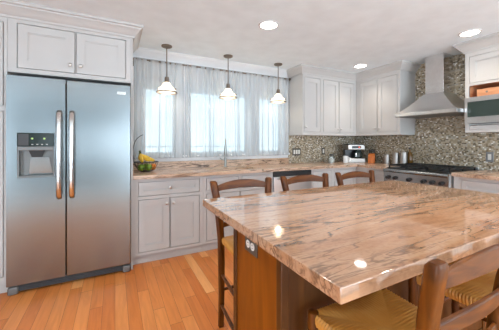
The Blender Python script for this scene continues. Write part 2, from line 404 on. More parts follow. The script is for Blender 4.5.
# windows: frame, sashes and pane of each of the three openings
for i, (x0, x1) in enumerate(WINS):
    w = struct(bpy.data.objects.new('window_%d' % (i + 1), None)); C.objects.link(w)
    mb = MB(); t = 0.035
    y0, y1 = YW + 0.045, YW + 0.09
    mb.box(x0, x0 + t, y0, y1, WZ0, WZ1); mb.box(x1 - t, x1, y0, y1, WZ0, WZ1); mb.box(x0 + t, x1 - t, y0, y1, WZ0, WZ0 + t); mb.box(x0 + t, x1 - t, y0, y1, WZ1 - t, WZ1)
    mb.build('window_frame', M_trim, w, 0.003)
    MB().box(x0 + t, x1 - t, y0 + 0.012, y1 - 0.02, 1.185, 1.197).build('window_bar', M_trim, w)
    MB().box(x0 + t, x1 - t, y0 + 0.028, y0 + 0.032, WZ0 + t, WZ1 - t).build('window_pane', M_pane, w)
# casing, stool and apron around the group
mb = MB()
cx0, cx1 = 0.21, 2.43
mb.box(cx0, 0.30, YW - 0.018, YW, WZ0, WZ1 + 0.09); mb.box(2.34, cx1, YW - 0.018, YW, WZ0, WZ1 + 0.09); mb.box(0.30, 2.34, YW - 0.018, YW, WZ1, WZ1 + 0.09)
for a, b in ((0.70, 0.87), (1.74, 1.91)): mb.box(a, b, YW - 0.018, YW, WZ0, WZ1)
struct(mb.build('trim_1', M_trim, None, 0.003))
mb = MB(); mb.box(cx0 - 0.03, cx1 + 0.01, YW - 0.055, YW + 0.04, WZ0 - 0.03, WZ0 - 0.002); mb.box(cx0, cx1, YW - 0.02, YW, 1.005, WZ0 - 0.03)
struct(mb.build('trim_2', M_trim, None, 0.004))

# crown mouldings
def crown(h0, out): return [(0, h0), (0.012, h0), (0.014, h0 + 0.018), (0.022, h0 + 0.022), (out * 0.45, h0 + 0.042), (out * 0.72, h0 + 0.072), (out * 0.80, h0 + 0.076), (out * 0.84, h0 + 0.088), (out, h0 + 0.092), (out, H), (0, H)]
struct(MB().sweep([(-1.36, 2.862), (0.157, 2.862), (0.157, YW)], crown(2.262, 0.085)).build('trim_3', M_white, angle=25))
struct(MB().sweep([(0.157, YW), (2.449, YW)], crown(2.272, 0.08)).build('trim_4', M_trim, angle=25))
struct(MB().sweep([(2.449, YW), (2.449, 3.152), (3.562, 3.152), (3.562, 2.372), (XW, 2.372)], crown(2.262, 0.085)).build('trim_5', M_white, angle=25))
struct(MB().sweep([(XW, 1.587), (3.562, 1.587), (3.562, 0.2)], crown(2.262, 0.085)).build('trim_6', M_white, angle=25))

# mosaic backsplash: along the back wall, along the side wall and up behind the hood
mb = MB(); mb.box(2.441, XW - 0.01, YW - 0.01, YW, CT, 1.40)
mb.box(XW - 0.01, XW, 0.2, YW - 0.01, CT, 1.40); mb.box(XW - 0.01, XW, 1.589, 2.370, 1.40, H)
struct(mb.build('backsplash', M_mosaic, smooth=False))

# ------------------------------------------------------------------ cabinets
# a cabinet is built facing -Y from its own corner: x along the front, y into the wall, z up
def shaker(x0, x1, z0, z1, y=0.0, t=0.02, st=0.062, rec=0.012):
    mb = MB()
    mb.box(x0, x0 + st, y, y + t, z0, z1); mb.box(x1 - st, x1, y, y + t, z0, z1)
    mb.box(x0 + st, x1 - st, y, y + t, z0, z0 + st); mb.box(x0 + st, x1 - st, y, y + t, z1 - st, z1)
    mb.box(x0 + st, x1 - st, y + rec, y + t, z0 + st, z1 - st)
    b = 0.008      # inner bead
    xa, xb, za, zb = x0 + st, x1 - st, z0 + st, z1 - st
    for q in ((xa, xa + b, za, zb), (xb - b, xb, za, zb), (xa + b, xb - b, za, za + b), (xa + b, xb - b, zb - b, zb)):
        mb.box(q[0], q[1], y + rec * 0.5, y + t, q[2], q[3])
    return mb
def knob(x, z, parent, y=0.0):
    return MB().lathe([(0.006, 0), (0.006, -0.012), (0.015, -0.016), (0.016, -0.024), (0.010, -0.029), (0.0005, -0.030)], (x, y, z), 14, 'Y').build('knob', M_chrome, parent)
G = 0.006
def cabinet(root, w, d, z0, z1, opens, toe=0.0, back=0.005, ztop=None):
    """opens: (kind, x0, x1, z0, z1, knobs) rectangles of the face frame; doors and drawers are inset"""
    body = MB()
    ff = 0.022
    xs = sorted({0, w, *[o[1] for o in opens], *[o[2] for o in opens]}); zs = sorted({z0, z1, *[o[3] for o in opens], *[o[4] for o in opens]})
    for xa, xb in zip(xs, xs[1:]):
        for za, zb in zip(zs, zs[1:]):
            mx, mz = (xa + xb) / 2, (za + zb) / 2
            if any(o[1] < mx < o[2] and o[3] < mz < o[4] for o in opens): continue
            body.box(xa, xb, 0, ff, za, zb)
    body.box(0, w, ff, d - back, z0, ztop or z1)
    if ztop:
        body.box(0, 0.016, ff, d - back, ztop, z1); body.box(w - 0.016, w, ff, d - back, ztop, z1); body.box(0.016, w - 0.016, ff, 0.045, ztop, z1)
    bmesh.ops.remove_doubles(body.bm, verts=body.bm.verts[:], dist=1e-5)
    body.build('body', M_white, root, smooth=False)
    if toe: box('toe_kick', M_white, 0, w, 0.05, 0.07, 0.001, toe, root)
    for kind, xa, xb, za, zb, ks in opens:
        if kind == 'door': o = shaker(xa + G, xb - G, za + G, zb - G, -0.001).build('door', M_white, root, smooth=False)
        elif kind == 'drawer': o = shaker(xa + G, xb - G, za + G, zb - G, -0.001, st=0.045).build('drawer', M_white, root, smooth=False)
        else: continue
        for kx, kz in ks: knob(kx, kz, o, -0.001)
YF = 2.92   # face of the base cabinets on the window wall
c = thing('tall_cabinet', 'tall white pantry cabinet at the edge of the photo beside the refrigerator', 'cabinet', (-1.36, 2.862, 0))
cabinet(c, 0.583, 0.653, 0.10, 2.262, [('door', 0.04, 0.562, 0.15, 1.50, [(0.09, 1.1)]), ('door', 0.04, 0.562, 1.54, 2.225, [(0.09, 1.65)])], 0.10)
c = thing('wall_cabinet', 'white two-door cabinet above the stainless refrigerator', 'cabinet', (-0.775, 2.862, 0))
cabinet(c, 0.912, 0.653, 1.822, 2.262, [('door', 0.058, 0.461, 1.858, 2.232, [(0.425, 1.93)]), ('door', 0.465, 0.870, 1.858, 2.232, [(0.503, 1.93)])])
box('side_panel', M_white, 0.914, 0.931, 0, 0.648, 0.002, 2.262, c)
def base(x0, x1, label, opens, ztop=None):
    c = thing('base_cabinet', label, 'cabinet', (x0, YF, 0))
    cabinet(c, x1 - x0, YW - YF, 0.10, 0.873, opens(x1 - x0), 0.10, ztop=ztop); return c
base(0.158, 0.875, 'white base cabinet with one drawer and two doors beside the refrigerator', lambda w: [
    ('drawer', 0.048, w - 0.036, 0.695, 0.842, [(0.36, 0.772)]), ('door', 0.048, 0.357, 0.128, 0.663, [(0.325, 0.605)]), ('door', 0.361, w - 0.036, 0.128, 0.663, [(0.393, 0.605)])])
base(0.877, 1.792, 'white sink base cabinet under the faucet with two doors and false drawer fronts', lambda w: [
    ('drawer', 0.035, w / 2 - 0.02, 0.695, 0.842, []), ('drawer', w / 2 + 0.02, w - 0.035, 0.695, 0.842, []), ('door', 0.035, w / 2 - 0.002, 0.128, 0.663, [(w / 2 - 0.035, 0.605)]), ('door', w / 2 + 0.002, w - 0.035, 0.128, 0.663, [(w / 2 + 0.035, 0.605)])], 0.67)
base(2.42, 2.822, 'white three-drawer base cabinet next to the dishwasher', lambda w: [
    ('drawer', 0.03, w - 0.03, 0.715, 0.842, [(w / 2, 0.78)]), ('drawer', 0.03, w - 0.03, 0.43, 0.69, [(w / 2, 0.56)]), ('drawer', 0.03, w - 0.03, 0.13, 0.405, [(w / 2, 0.27)])])
base(2.824, 3.296, 'white base cabinet with drawers under the coffee maker in the corner', lambda w: [
    ('drawer', 0.03, w - 0.05, 0.715, 0.842, [(w / 2, 0.78)]), ('drawer', 0.03, w - 0.05, 0.43, 0.69, [(w / 2, 0.56)]), ('drawer', 0.03, w - 0.05, 0.13, 0.405, [(w / 2, 0.27)])])
XF = 3.30   # face of the base cabinets on the range wall
c = thing('base_cabinet', 'narrow white base cabinet between the room corner and the range', 'cabinet', (XF, 2.916, 0), -PI / 2)
cabinet(c, 0.534, XW - XF, 0.10, 0.873, [('drawer', 0.19, 0.505, 0.715, 0.842, [(0.35, 0.78)]), ('door', 0.19, 0.505, 0.13, 0.69, [(0.23, 0.62)])], 0.10)
c = thing('base_cabinet', 'white drawer cabinet under the counter on the microwave side of the range', 'cabinet', (XF, 1.578, 0), -PI / 2)
cabinet(c, 0.92, XW - XF, 0.10, 0.873, [('drawer', 0.07, 0.86, 0.70, 0.842, [(0.46, 0.77)]), ('drawer', 0.07, 0.86, 0.42, 0.675, [(0.46, 0.55)]), ('drawer', 0.07, 0.86, 0.13, 0.395, [(0.46, 0.27)])], 0.10)
UZ = 1.357
c = thing('wall_cabinet', 'narrow white single-door wall cabinet beside the curtained window', 'cabinet', (2.451, 3.152, 0))
cabinet(c, 0.369, YW - 0.01 - 3.152, UZ, 2.262, [('door', 0.024, 0.342, 1.405, 2.222, [(0.052, 1.475)])])
c = thing('wall_cabinet', 'white two-door wall cabinet above the coffee maker on the window wall', 'cabinet', (2.822, 3.152, 0))
cabinet(c, 0.738, YW - 0.01 - 3.152, UZ, 2.262, [('door', 0.03, 0.355, 1.405, 2.222, [(0.325, 1.455)]), ('door', 0.359, 0.692, 1.405, 2.222, [(0.390, 1.455)])])
c = thing('wall_cabinet', 'white two-door wall cabinet between the room corner and the range hood', 'cabinet', (3.562, 3.150, 0), -PI / 2)
cabinet(c, 0.776, XW - 0.01 - 3.562, UZ, 2.262, [('door', 0.062, 0.402, 1.405, 2.222, [(0.372, 1.455)]), ('door', 0.406, 0.735, 1.405, 2.222, [(0.436, 1.455)])])
# cabinet that houses the microwave, with an open cubby
c = thing('wall_cabinet', 'white wall cabinet with open wooden cubby holding the built-in microwave', 'cabinet', (3.562, 1.585, 0), -PI / 2)
w = 0.78; d = XW - 0.01 - 3.562
mb = MB()
mb.box(0, 0.04, 0, 0.022, UZ, 2.262); mb.box(w - 0.04, w, 0, 0.022, UZ, 2.262); mb.box(0.04, w - 0.04, 0, 0.022, 2.215, 2.262); mb.box(0.04, w - 0.04, 0, 0.022, 1.885, 1.912)
mb.box(0.04, w - 0.04, 0, 0.022, UZ, 1.385); mb.box(0, 0.018, 0.022, d, UZ, 2.262); mb.box(w - 0.018, w, 0.022, d, UZ, 2.262); mb.box(0.018, w - 0.018, d - 0.015, d, UZ, 2.262)
mb.box(0.018, w - 0.018, 0.022, d - 0.015, 2.24, 2.262); mb.box(0.018, w - 0.018, 0.022, d - 0.015, UZ, UZ + 0.018); mb.box(0.018, w - 0.018, 0.03, d - 0.015, 1.44, 1.454)
mb.build('body', M_white, c, smooth=False)
for x0, x1, kx in ((0.044, 0.388, 0.36), (0.392, w - 0.044, 0.42)):
    o = shaker(x0, x1, 1.916, 2.211, -0.001, st=0.055).build('door', M_white, c, smooth=False); knob(kx, 1.955, o, -0.001)
o = shaker(0.044, w - 0.044, 1.389, 1.432, -0.001, st=0.012, rec=0.004).build('drawer', M_white, c, smooth=False)
mb = MB()
mb.box(0.0185, w - 0.0185, 0.024, d - 0.016, 1.745, 1.757); mb.box(0.0185, 0.040, 0.002, d - 0.016, 1.757, 1.884); mb.box(w - 0.040, w - 0.0185, 0.002, d - 0.016, 1.757, 1.884)
mb.box(0.040, w - 0.040, d - 0.03, d - 0.016, 1.757, 1.90); mb.box(0.0185, w - 0.0185, 0.024, d - 0.016, 1.888, 1.90)
mb.build('cubby_lining', M_raw, c, smooth=False)
MB().box(0.10, w - 0.045, 0.03, 0.30, 1.7575, 1.835).build('wooden_box', M_raw).matrix_world
o = bpy.data.objects['wooden_box']; o.location = (3.562, 1.585, 0); o.rotation_euler = (0, 0, -PI / 2); tag(o, 'light wooden box inside the open cubby over the microwave', 'box')
MB().lathe([(0.011, 0.0285), (0.011, 0.0299), (0.0005, 0.0299)], (0.19, 0, 1.80), 12, 'Y').build('finger_hole_shade', M_hole_shade, o)  # flat dark disc stands in for the shade inside a hole

# ------------------------------------------------------------------ worktops
mb = MB(); z0, z1 = 0.876, CT
SX0, SX1, SY0, SY1 = 0.99, 1.62, 2.99, 3.33
mb.box(0.159, SX0, 2.87, YW - 0.001, z0, z1); mb.box(SX1, XW - 0.011, 2.87, YW - 0.011, z0, z1); mb.box(SX0, SX1, 2.87, SY0, z0, z1); mb.box(SX0, SX1, SY1, YW - 0.001, z0, z1)
mb.box(3.262, XW - 0.011, 2.379, 2.87, z0, z1)
wt = mb.build('worktop', M_granite2, None, smooth=False); tag(wt, 'L-shaped granite worktop running under the window to the range', 'countertop')
box('upstand', M_granite2, 0.159, 2.44, YW - 0.022, YW - 0.001, CT, 1.003, wt)
wt = box('worktop', M_granite2, 3.262, XW - 0.011, 0.66, 1.582, z0, z1); tag(wt, 'short granite worktop under the microwave beside the range', 'countertop')
# sink
sk = thing('kitchen_sink', 'undermount steel sink set in the granite under the window', 'sink', (0, 0, 0))
mb = MB(); t = 0.004; zb = 0.70
mb.box(SX0 - t, SX0, SY0 - t, SY1 + t, zb, 0.8755); mb.box(SX1, SX1 + t, SY0 - t, SY1 + t, zb, 0.8755); mb.box(SX0, SX1, SY0 - t, SY0, zb, 0.8755); mb.box(SX0, SX1, SY1, SY1 + t, zb, 0.8755); mb.box(SX0, SX1, SY0, SY1, zb - t, zb)
mb.build('basin', M_steel2, sk, smooth=False)
MB().lathe([(0.045, zb), (0.045, zb + 0.004), (0.03, zb + 0.002), (0.0005, zb + 0.001)], ((SX0 + SX1) / 2, (SY0 + SY1) / 2, 0), 18).build('drain', M_chrome, sk)
# faucet
fa = thing('faucet', 'tall brushed steel gooseneck faucet behind the sink', 'faucet', (1.322, 3.376, CT), -0.37)
MB().lathe([(0.028, 0.0005), (0.028, 0.008), (0.018, 0.014), (0.016, 0.12), (0.013, 0.13)], n=18).build('base', M_faucet, fa)
pts = [(0, 0, 0.12), (0, 0, 0.26)] + [(0, -0.075 + 0.075 * math.cos(a), 0.30 + 0.075 * math.sin(a)) for a in [PI * k / 10 for k in range(0, 11)]] + [(0, -0.15, 0.27)]
MB().tube(pts, 0.011, 12).build('spout', M_faucet, fa)
MB().lathe([(0.012, 0.285), (0.017, 0.25), (0.019, 0.18), (0.016, 0.165), (0.0005, 0.164)], (0, -0.15, 0), 16).build('spray_head', M_faucet, fa)
MB().tube([(-0.012, 0, 0.09), (-0.045, -0.005, 0.10), (-0.075, -0.01, 0.125)], [0.009, 0.007, 0.006], 10).build('lever', M_faucet, fa)

# ------------------------------------------------------------------ refrigerator
fr = thing('refrigerator', 'large stainless side-by-side refrigerator with ice and water dispenser', 'refrigerator', (0, 0, 0))
FX0, FX1, FY = -0.770, 0.134, 2.812
box('case', M_dark, FX0 + 0.004, FX1 - 0.004, FY + 0.065, 3.49, 0.03, 1.768, fr, 0.004)
mb = MB(); GX = -0.377
dx0, dx1, dz0, dz1 = -0.703, -0.457, 0.95, 1.322
y0, y1 = FY, FY + 0.06; zb, zt = 0.082, 1.786
mb.box(FX0, dx0, y0, y1, zb, zt); mb.box(dx1, GX - 0.0035, y0, y1, zb, zt); mb.box(dx0, dx1, y0, y1, zb, dz0); mb.box(dx0, dx1, y0, y1, dz1, zt); mb.box(dx0, dx1, y1 - 0.006, y1, dz0, dz1)
bmesh.ops.remove_doubles(mb.bm, verts=mb.bm.verts[:], dist=1e-5)
dl = mb.build('door', M_steel, fr, smooth=False); dl['label'] = 'freezer door with dispenser'
dr = MB().box(GX + 0.0035, FX1, y0, y1, zb, zt).build('door', M_steel, fr, 0.006); dr['label'] = 'plain refrigerator door'
def handle(x, parent):
    pts = [(x, FY - 0.002, 0.765), (x, FY - 0.030, 0.785), (x, FY - 0.050, 0.86), (x, FY - 0.060, 1.14), (x, FY - 0.050, 1.42), (x, FY - 0.030, 1.49), (x, FY - 0.002, 1.512)]
    P = [Vector(p) for p in pts]; fine = []
    for i in range(len(P) - 1):
        for k in range(4): fine.append(tuple(P[i].lerp(P[i + 1], k / 4)))
    fine.append(pts[-1])
    return MB().tube(fine, 0.013, 12, 1.5).build('handle', M_handle, parent)
handle(-0.422, dl); handle(-0.331, dr)
M_disp = paint('dispenser grey', (0.20, 0.205, 0.20), 0.4, 0.4)
mb = MB(); mb.box(dx0 + 0.002, dx0 + 0.012, FY - 0.002, FY + 0.053, dz0 + 0.001, dz1 - 0.10); mb.box(dx1 - 0.012, dx1 - 0.002, FY - 0.002, FY + 0.053, dz0 + 0.001, dz1 - 0.10)
mb.box(dx0 + 0.002, dx1 - 0.002, FY - 0.006, FY + 0.053, dz0 + 0.001, dz0 + 0.016); mb.box(dx0 + 0.012, dx1 - 0.012, FY + 0.046, FY + 0.053, dz0 + 0.016, dz1 - 0.10)
mb.build('dispenser_recess', M_disp, dl, smooth=False)
mb = MB(); mb.box(dx0 + 0.002, dx1 - 0.002, FY - 0.004, FY + 0.053, dz1 - 0.112, dz1 - 0.001); mb.build('control_panel', M_cpanel, dl, 0.002)
box('panel_strip', M_disp, dx0 + 0.002, dx1 - 0.002, FY - 0.008, FY + 0.05, dz1 - 0.145, dz1 - 0.113, dl, 0.002)
box('panel_button', M_dark, dx0 + 0.008, dx0 + 0.075, FY - 0.006, FY - 0.004, dz1 - 0.105, dz1 - 0.008, dl, 0.001)
mb = MB(); mb.loops([[(-0.58 - a, FY + 0.025 - k, z) for a, k in ((-0.055, 0), (0.055, 0), (0.045, -0.028), (-0.045, -0.028))] for z in (1.176,)] + [[(-0.58 - a, FY + 0.03 - k, 1.12) for a, k in ((-0.035, 0), (0.035, 0), (0.03, -0.02), (-0.03, -0.02))]])
mb.build('chute', M_black, dl)
mb = MB(); mb.loops([[(-0.64, FY + 0.044, 0.968), (-0.475, FY + 0.044, 0.968), (-0.475, FY + 0.046, 0.968), (-0.64, FY + 0.046, 0.968)][::-1], [(-0.622, FY + 0.030, 1.118), (-0.498, FY + 0.030, 1.118), (-0.498, FY + 0.034, 1.118), (-0.622, FY + 0.034, 1.118)][::-1]])
mb.build('paddle', M_steel, dl)
for x in (-0.605, -0.525): MB().lathe([(0.008, FY - 0.0042), (0.008, FY - 0.006), (0.0005, FY - 0.006)], (x, 0, 1.275), 12, 'Y').build('indicator_light', M_led, dl)
for k in range(4): box('touch_button', M_rocker, -0.61 + k * 0.032, -0.598 + k * 0.032, FY - 0.0055, FY - 0.004, 1.224, 1.229, dl)
box('badge', M_handle, 0.018, 0.092, FY - 0.003, FY - 0.0003, 1.694, 1.722, dr, 0.001)
mb = MB(); mb.box(FX0 + 0.06, FX1 - 0.06, FY + 0.035, FY + 0.06, 0.018, 0.072)
for k in range(3): mb.box(FX0 + 0.07, FX1 - 0.07, FY + 0.028, FY + 0.035, 0.026 + k * 0.015, 0.034 + k * 0.015)
mb.build('grille', M_dark, fr, smooth=False)
for x in (FX0 + 0.035, FX1 - 0.035): MB().box(x - 0.034, x + 0.034, FY + 0.012, FY + 0.062, 0.001, 0.066).build('foot_cover', M_disp, fr, 0.012)

# ------------------------------------------------------------------ dishwasher
dw = thing('dishwasher', 'stainless dishwasher under the granite worktop between white cabinets', 'dishwasher', (1.796, 2.90, 0))
box('case', M_dark, 0, 0.618, 0.03, 0.58, 0.10, 0.868, dw)
box('door', M_steel2, 0.002, 0.616, 0.0, 0.03, 0.115, 0.80, dw, 0.004)
box('control_strip', M_black, 0.002, 0.616, 0.004, 0.03, 0.803, 0.866, dw, 0.003)
MB().tube([(0.05, 0.002, 0.775), (0.05, -0.035, 0.775), (0.567, -0.035, 0.775), (0.567, 0.002, 0.775)], 0.010, 10).build('handle', M_handle, dw)
box('toe_kick', M_black, 0, 0.618, 0.07, 0.085, 0.001, 0.10, dw)

# ------------------------------------------------------------------ range (local: x along the front, y into the wall)
rg = thing('range', 'stainless gas range with black knobs under the hood', 'range', (3.215, 2.374, 0), -PI / 2)
RW, RD = 0.786, XW - 0.012 - 3.215
box('body', M_steel2, 0, RW, 0.03, RD, 0.09, 0.895, rg, 0.003)
box('cooktop', M_black, 0.012, RW - 0.012, 0.05, RD - 0.03, 0.8955, 0.908, rg, 0.003)
mb = MB(); mb.loops([[(x, 0.0, 0.725), (x, 0.03, 0.725), (x, 0.03, 0.8955), (x, -0.012, 0.8955), (x, -0.022, 0.885), (x, -0.022, 0.868), (x, -0.008, 0.855)] for x in (0, RW)])
cp = mb.build('control_panel', M_steel, rg, 0.002)
for k, x in enumerate((0.065, 0.165, 0.35, 0.525, 0.62, 0.72)):
    kb = MB().lathe([(0.026, -0.004), (0.026, -0.012), (0.021, -0.016), (0.019, -0.040), (0.0005, -0.041)], (x, 0, 0.785), 18, 'Y').build('knob', M_black, rg)
    MB().lathe([(0.030, 0.001), (0.030, -0.004), (0.0005, -0.0041)], (x, 0, 0.785), 18, 'Y').build('bezel', M_handle, kb)
dd = box('oven_door', M_steel, 0.012, RW - 0.012, -0.004, 0.03, 0.22, 0.71, rg, 0.004)
box('door_window', M_mglass, 0.15, RW - 0.15, -0.006, -0.0035, 0.32, 0.58, dd)
MB().tube([(0.06, -0.003, 0.665), (0.06, -0.055, 0.665), (RW - 0.06, -0.055, 0.665), (RW - 0.06, -0.003, 0.665)], 0.013, 10).build('handle', M_handle, dd)
box('kick_panel', M_steel, 0.012, RW - 0.012, 0.0, 0.03, 0.09, 0.21, rg)
for x in (0.03, RW - 0.03):
    for y in (0.06, RD - 0.06): MB().lathe([(0.018, 0.0005), (0.018, 0.09)], (x, y, 0), 12).build('foot', M_chrome, rg)
for k in range(3):
    x0 = 0.02 + k * 0.25; x1 = x0 + 0.246; mb = MB(); yA, yB = 0.07, RD - 0.05
    for y in (yA, (yA + yB) / 2 - 0.006, yB - 0.012): mb.box(x0, x1, y, y + 0.012, 0.936, 0.950)
    for x in (x0, x1 - 0.012, (x0 + x1) / 2 - 0.006): mb.box(x, x + 0.012, yA, yB, 0.936, 0.950)
    for yc in (yA + (yB - yA) * 0.25, yA + (yB - yA) * 0.75): mb.box(x0, x1, yc - 0.006, yc + 0.006, 0.936, 0.950)
    for x in (x0, x1 - 0.012):
        for y in (yA, (yA + yB) / 2 - 0.006, yB - 0.012): mb.box(x, x + 0.012, y, y + 0.012, 0.9082, 0.936)
    mb.build('grate', M_iron, rg, smooth=False)
    for yc in (yA + (yB - yA) * 0.25, yA + (yB - yA) * 0.75):
        MB().lathe([(0.05, 0.9082), (0.05, 0.916), (0.036, 0.918), (0.036, 0.928), (0.0005, 0.929)], ((x0 + x1) / 2, yc, 0), 18).build('burner', M_iron, rg)
box('back_guard', M_steel2, 0, RW, RD - 0.028, RD, 0.8955, 0.945, rg, 0.002)

# ------------------------------------------------------------------ hood
hd = thing('range_hood', 'stainless pyramid chimney hood above the gas range', 'hood', (XW - 0.011, 1.965, 0), -PI / 2)
hw = 0.378; hy0 = -(XW - 0.011 - 3.39)
mb = MB(); mb.box(-hw, hw, hy0, 0, 1.592, 1.632); mb.build('canopy_rim', M_steel2, hd, 0.002)
def rect(xa, xb, ya, yb, z): return [(xa, ya, z), (xb, ya, z), (xb, yb, z), (xa, yb, z)]
def hoodr(t):      # concave flare from rim to flue
    e = t ** 0.8
    return rect(-hw + 0.004 + e * (hw - 0.119), hw - 0.004 - e * (hw - 0.119), hy0 + 0.004 + e * (0.49 - 0.27), 0, 1.6325 + t * 0.245)
MB().loops([hoodr(k / 8) for k in range(9)]).build('canopy', M_steel2, hd, angle=30)
box('flue', M_handle, -0.112, 0.112, -0.265, 0, 1.878, H - 0.002, hd, 0.002)
mb = MB(); mb.box(-hw + 0.03, hw - 0.03, hy0 + 0.03, -0.03, 1.587, 1.5915); mb.build('filter', M_disp, hd)

# ------------------------------------------------------------------ microwave
mw = thing('microwave', 'built-in stainless microwave with dark glass below the wooden cubby', 'microwave', (3.562, 1.585, 0), -PI / 2)
box('case', M_dark, 0.022, w - 0.022, 0.03, d - 0.02, 1.4545, 1.744, mw)
mb = MB(); ya, yb = -0.022, 0.0
mb.box(0.004, w - 0.004, ya, yb - 0.0015, 1.70, 1.752); mb.box(0.004, w - 0.004, ya, yb - 0.0015, 1.458, 1.53); mb.box(0.004, 0.03, ya, yb - 0.0015, 1.53, 1.70); mb.box(w - 0.03, w - 0.004, ya, yb - 0.0015, 1.53, 1.70)
mb.build('trim_frame', M_steel2, mw, smooth=False)
box('door_glass', M_mglass, 0.03, w - 0.03, -0.016, 0.028, 1.53, 1.70, mw)

# ------------------------------------------------------------------ island
isl = thing('kitchen_island', 'large stained wooden kitchen island base with dark corner posts', 'island', (0, 0, 0))
IX0, IX1, IY0, IY1 = 0.447, 2.155, 0.438, 1.50
bx0, bx1, by0, by1 = 0.53, 2.06, 0.805, 1.245
mb = MB(); mb.box(bx0 + 0.022, bx1 - 0.022, by0 + 0.022, by1 - 0.022, 0.002, 0.874); mb.build('carcass', M_post_shade, isl, smooth=False)
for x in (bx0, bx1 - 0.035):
    for y in (by0, by1 - 0.035): box('corner_post', M_post_shade, x, x + 0.035, y, y + 0.035, 0.002, 0.874, isl, 0.003)
box('end_panel', M_island, bx0 + 0.008, bx0 + 0.0215, by0 + 0.0355, by1 - 0.0355, 0.002, 0.874, isl)
box('end_panel', M_island, bx1 - 0.0215, bx1 - 0.008, by0 + 0.0355, by1 - 0.0355, 0.002, 0.874, isl)
xs = [bx0 + 0.0355, bx0 + 0.53, bx0 + 1.0, bx1 - 0.0355]
for xa, xb in zip(xs, xs[1:]):
    shaker(xa + 0.002, xb - 0.002, 0.09, 0.86, by0 + 0.006, t=0.0155, st=0.07).build('front_panel', M_post_shade, isl, smooth=False)  # darker wood carries the overhang's shade in its colour
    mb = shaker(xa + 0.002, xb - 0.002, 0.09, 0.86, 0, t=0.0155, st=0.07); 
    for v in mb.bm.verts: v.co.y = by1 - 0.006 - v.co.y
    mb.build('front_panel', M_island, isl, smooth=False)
box('plinth', M_post_shade, bx0 + 0.036, bx1 - 0.036, by0 + 0.004, by1 - 0.004, 0.001, 0.085, isl)
it = box('island_worktop', M_granite, IX0, IX1, IY0, IY1, 0.8745, CT, None, 0.003); tag(it, 'large polished tan granite slab with dark veins on the island', 'countertop')
def plate(name, label, loc, rz, gangs, pm, vertical=True, cat='switch'):
    o = thing(name, label, cat, loc, rz); wd = 0.045 * gangs + 0.028; hh = 0.118
    if not vertical: wd, hh = 0.118, 0.074
    box('cover_plate', pm, -wd / 2, wd / 2, -0.006, 0, -hh / 2, hh / 2, o, 0.002)
    if vertical:
        for g in range(gangs):
            x = (g - (gangs - 1) / 2) * 0.046; box('rocker', M_rocker, x - 0.0165, x + 0.0165, -0.010, -0.0062, -0.034, 0.034, o, 0.002)
    else:
        for x in (-0.0215, 0.0215):
            sk_ = MB().lathe([(0.0172, -0.0062), (0.0172, -0.009), (0.0005, -0.0091)], (x, 0, 0), 18, 'Y').build('socket', M_rocker, o)
            for dz in (-0.006, 0.006): box('slot', M_black, x - 0.004, x + 0.004, -0.0096, -0.0088, dz - 0.0012, dz + 0.0012, sk_)
    return o
plate('power_outlet', 'dark power outlet with two white sockets on the island end panel', (bx0 + 0.008, 1.055, 0.785), -PI / 2, 1, M_plate, False, 'outlet')
plate('light_switch', 'triple light switch in dark plate beside the window', (2.60, YW - 0.01, 1.094), 0, 3, M_plate)
plate('light_switch', 'single switch in dark plate beneath the two-door wall cabinet on the window wall', (3.165, YW - 0.01, 1.10), 0, 1, M_plate)
plate('light_switch', 'grey plate switch on the mosaic under the microwave', (XW - 0.01, 1.49, 1.073), -PI / 2, 1, M_pgrey)

# ------------------------------------------------------------------ counter chairs with rush seats
def rush_seat():
    mb = MB(); zt, zb = 0.618, 0.576
    FLp, FRp, BRp, BLp = Vector((-0.198, 0.203)), Vector((0.198, 0.203)), Vector((0.178, -0.195)), Vector((-0.178, -0.195))
    cs = [FLp, FRp, BRp, BLp]
    ctr = (FLp + FRp + BRp + BLp) / 4
    n = 32
    for k in range(4):
        A, B = cs[k], cs[(k + 1) % 4]
        for i in range(n):
            cols = []
            for j in range(4):
                s_ = (i + j / 3) / n; rim = A.lerp(B, s_); q = 2 * min(s_, 1 - s_)
                # inner end lies on the diagonal from the nearer corner to the centre
                inner = (A if s_ < 0.5 else B).lerp(ctr, q)
                hgt = 0.0022 if j in (1, 2) else -0.0018
                o_ = (rim - ctr).normalized()
                pts = [(rim + o_ * (hgt - 0.006), zb), (rim + o_ * hgt, zb + 0.014), (rim + o_ * hgt, zt - 0.012), (rim - o_ * 0.009, zt - 0.001 + hgt)]
                m_ = rim.lerp(inner, 0.55) if q > 0.12 else inner
                pts += [(m_, zt - 0.003 + hgt * 0.12), (inner, zt - 0.006)]
                cols.append([(p.x, p.y, z) for p, z in pts])
            V = [[mb.bm.verts.new(p) for p in c_] for c_ in cols]
            for a, b in zip(V, V[1:]):
                for r in range(5): mb.face([a[r], b[r], b[r + 1], a[r + 1]])
    # closed underside
    v = [mb.bm.verts.new((p.x * 0.96, p.y * 0.96, zb + 0.002)) for p in cs]; mb.face(v)
    return mb
def post(sx):
    path = [(0.165, -0.235, 0.001), (0.170, -0.212, 0.22), (0.176, -0.198, 0.45), (0.180, -0.196, 0.60), (0.186, -0.204, 0.72), (0.196, -0.220, 0.84), (0.208, -0.238, 0.93), (0.214, -0.247, 0.972), (0.216, -0.250, 0.982)]
    mb = MB(); lp = []
    for i, (x, y, z) in enumerate(path):
        hw_, hd_ = (0.024, 0.018) if z > 0.7 else ((0.021, 0.018) if z > 0.4 else (0.018, 0.016))
        if z > 0.978: hw_, hd_ = 0.017, 0.012
        sec = []
        for a in range(12):
            ca, sa = math.cos(2 * PI * (a + 0.5) / 12), math.sin(2 * PI * (a + 0.5) / 12)
            f = lambda q: math.copysign(abs(q) ** 0.45, q)
            sec.append((sx * x + hw_ * f(ca), y + hd_ * f(sa), z))
        lp.append(sec)
    return mb.loops(lp)
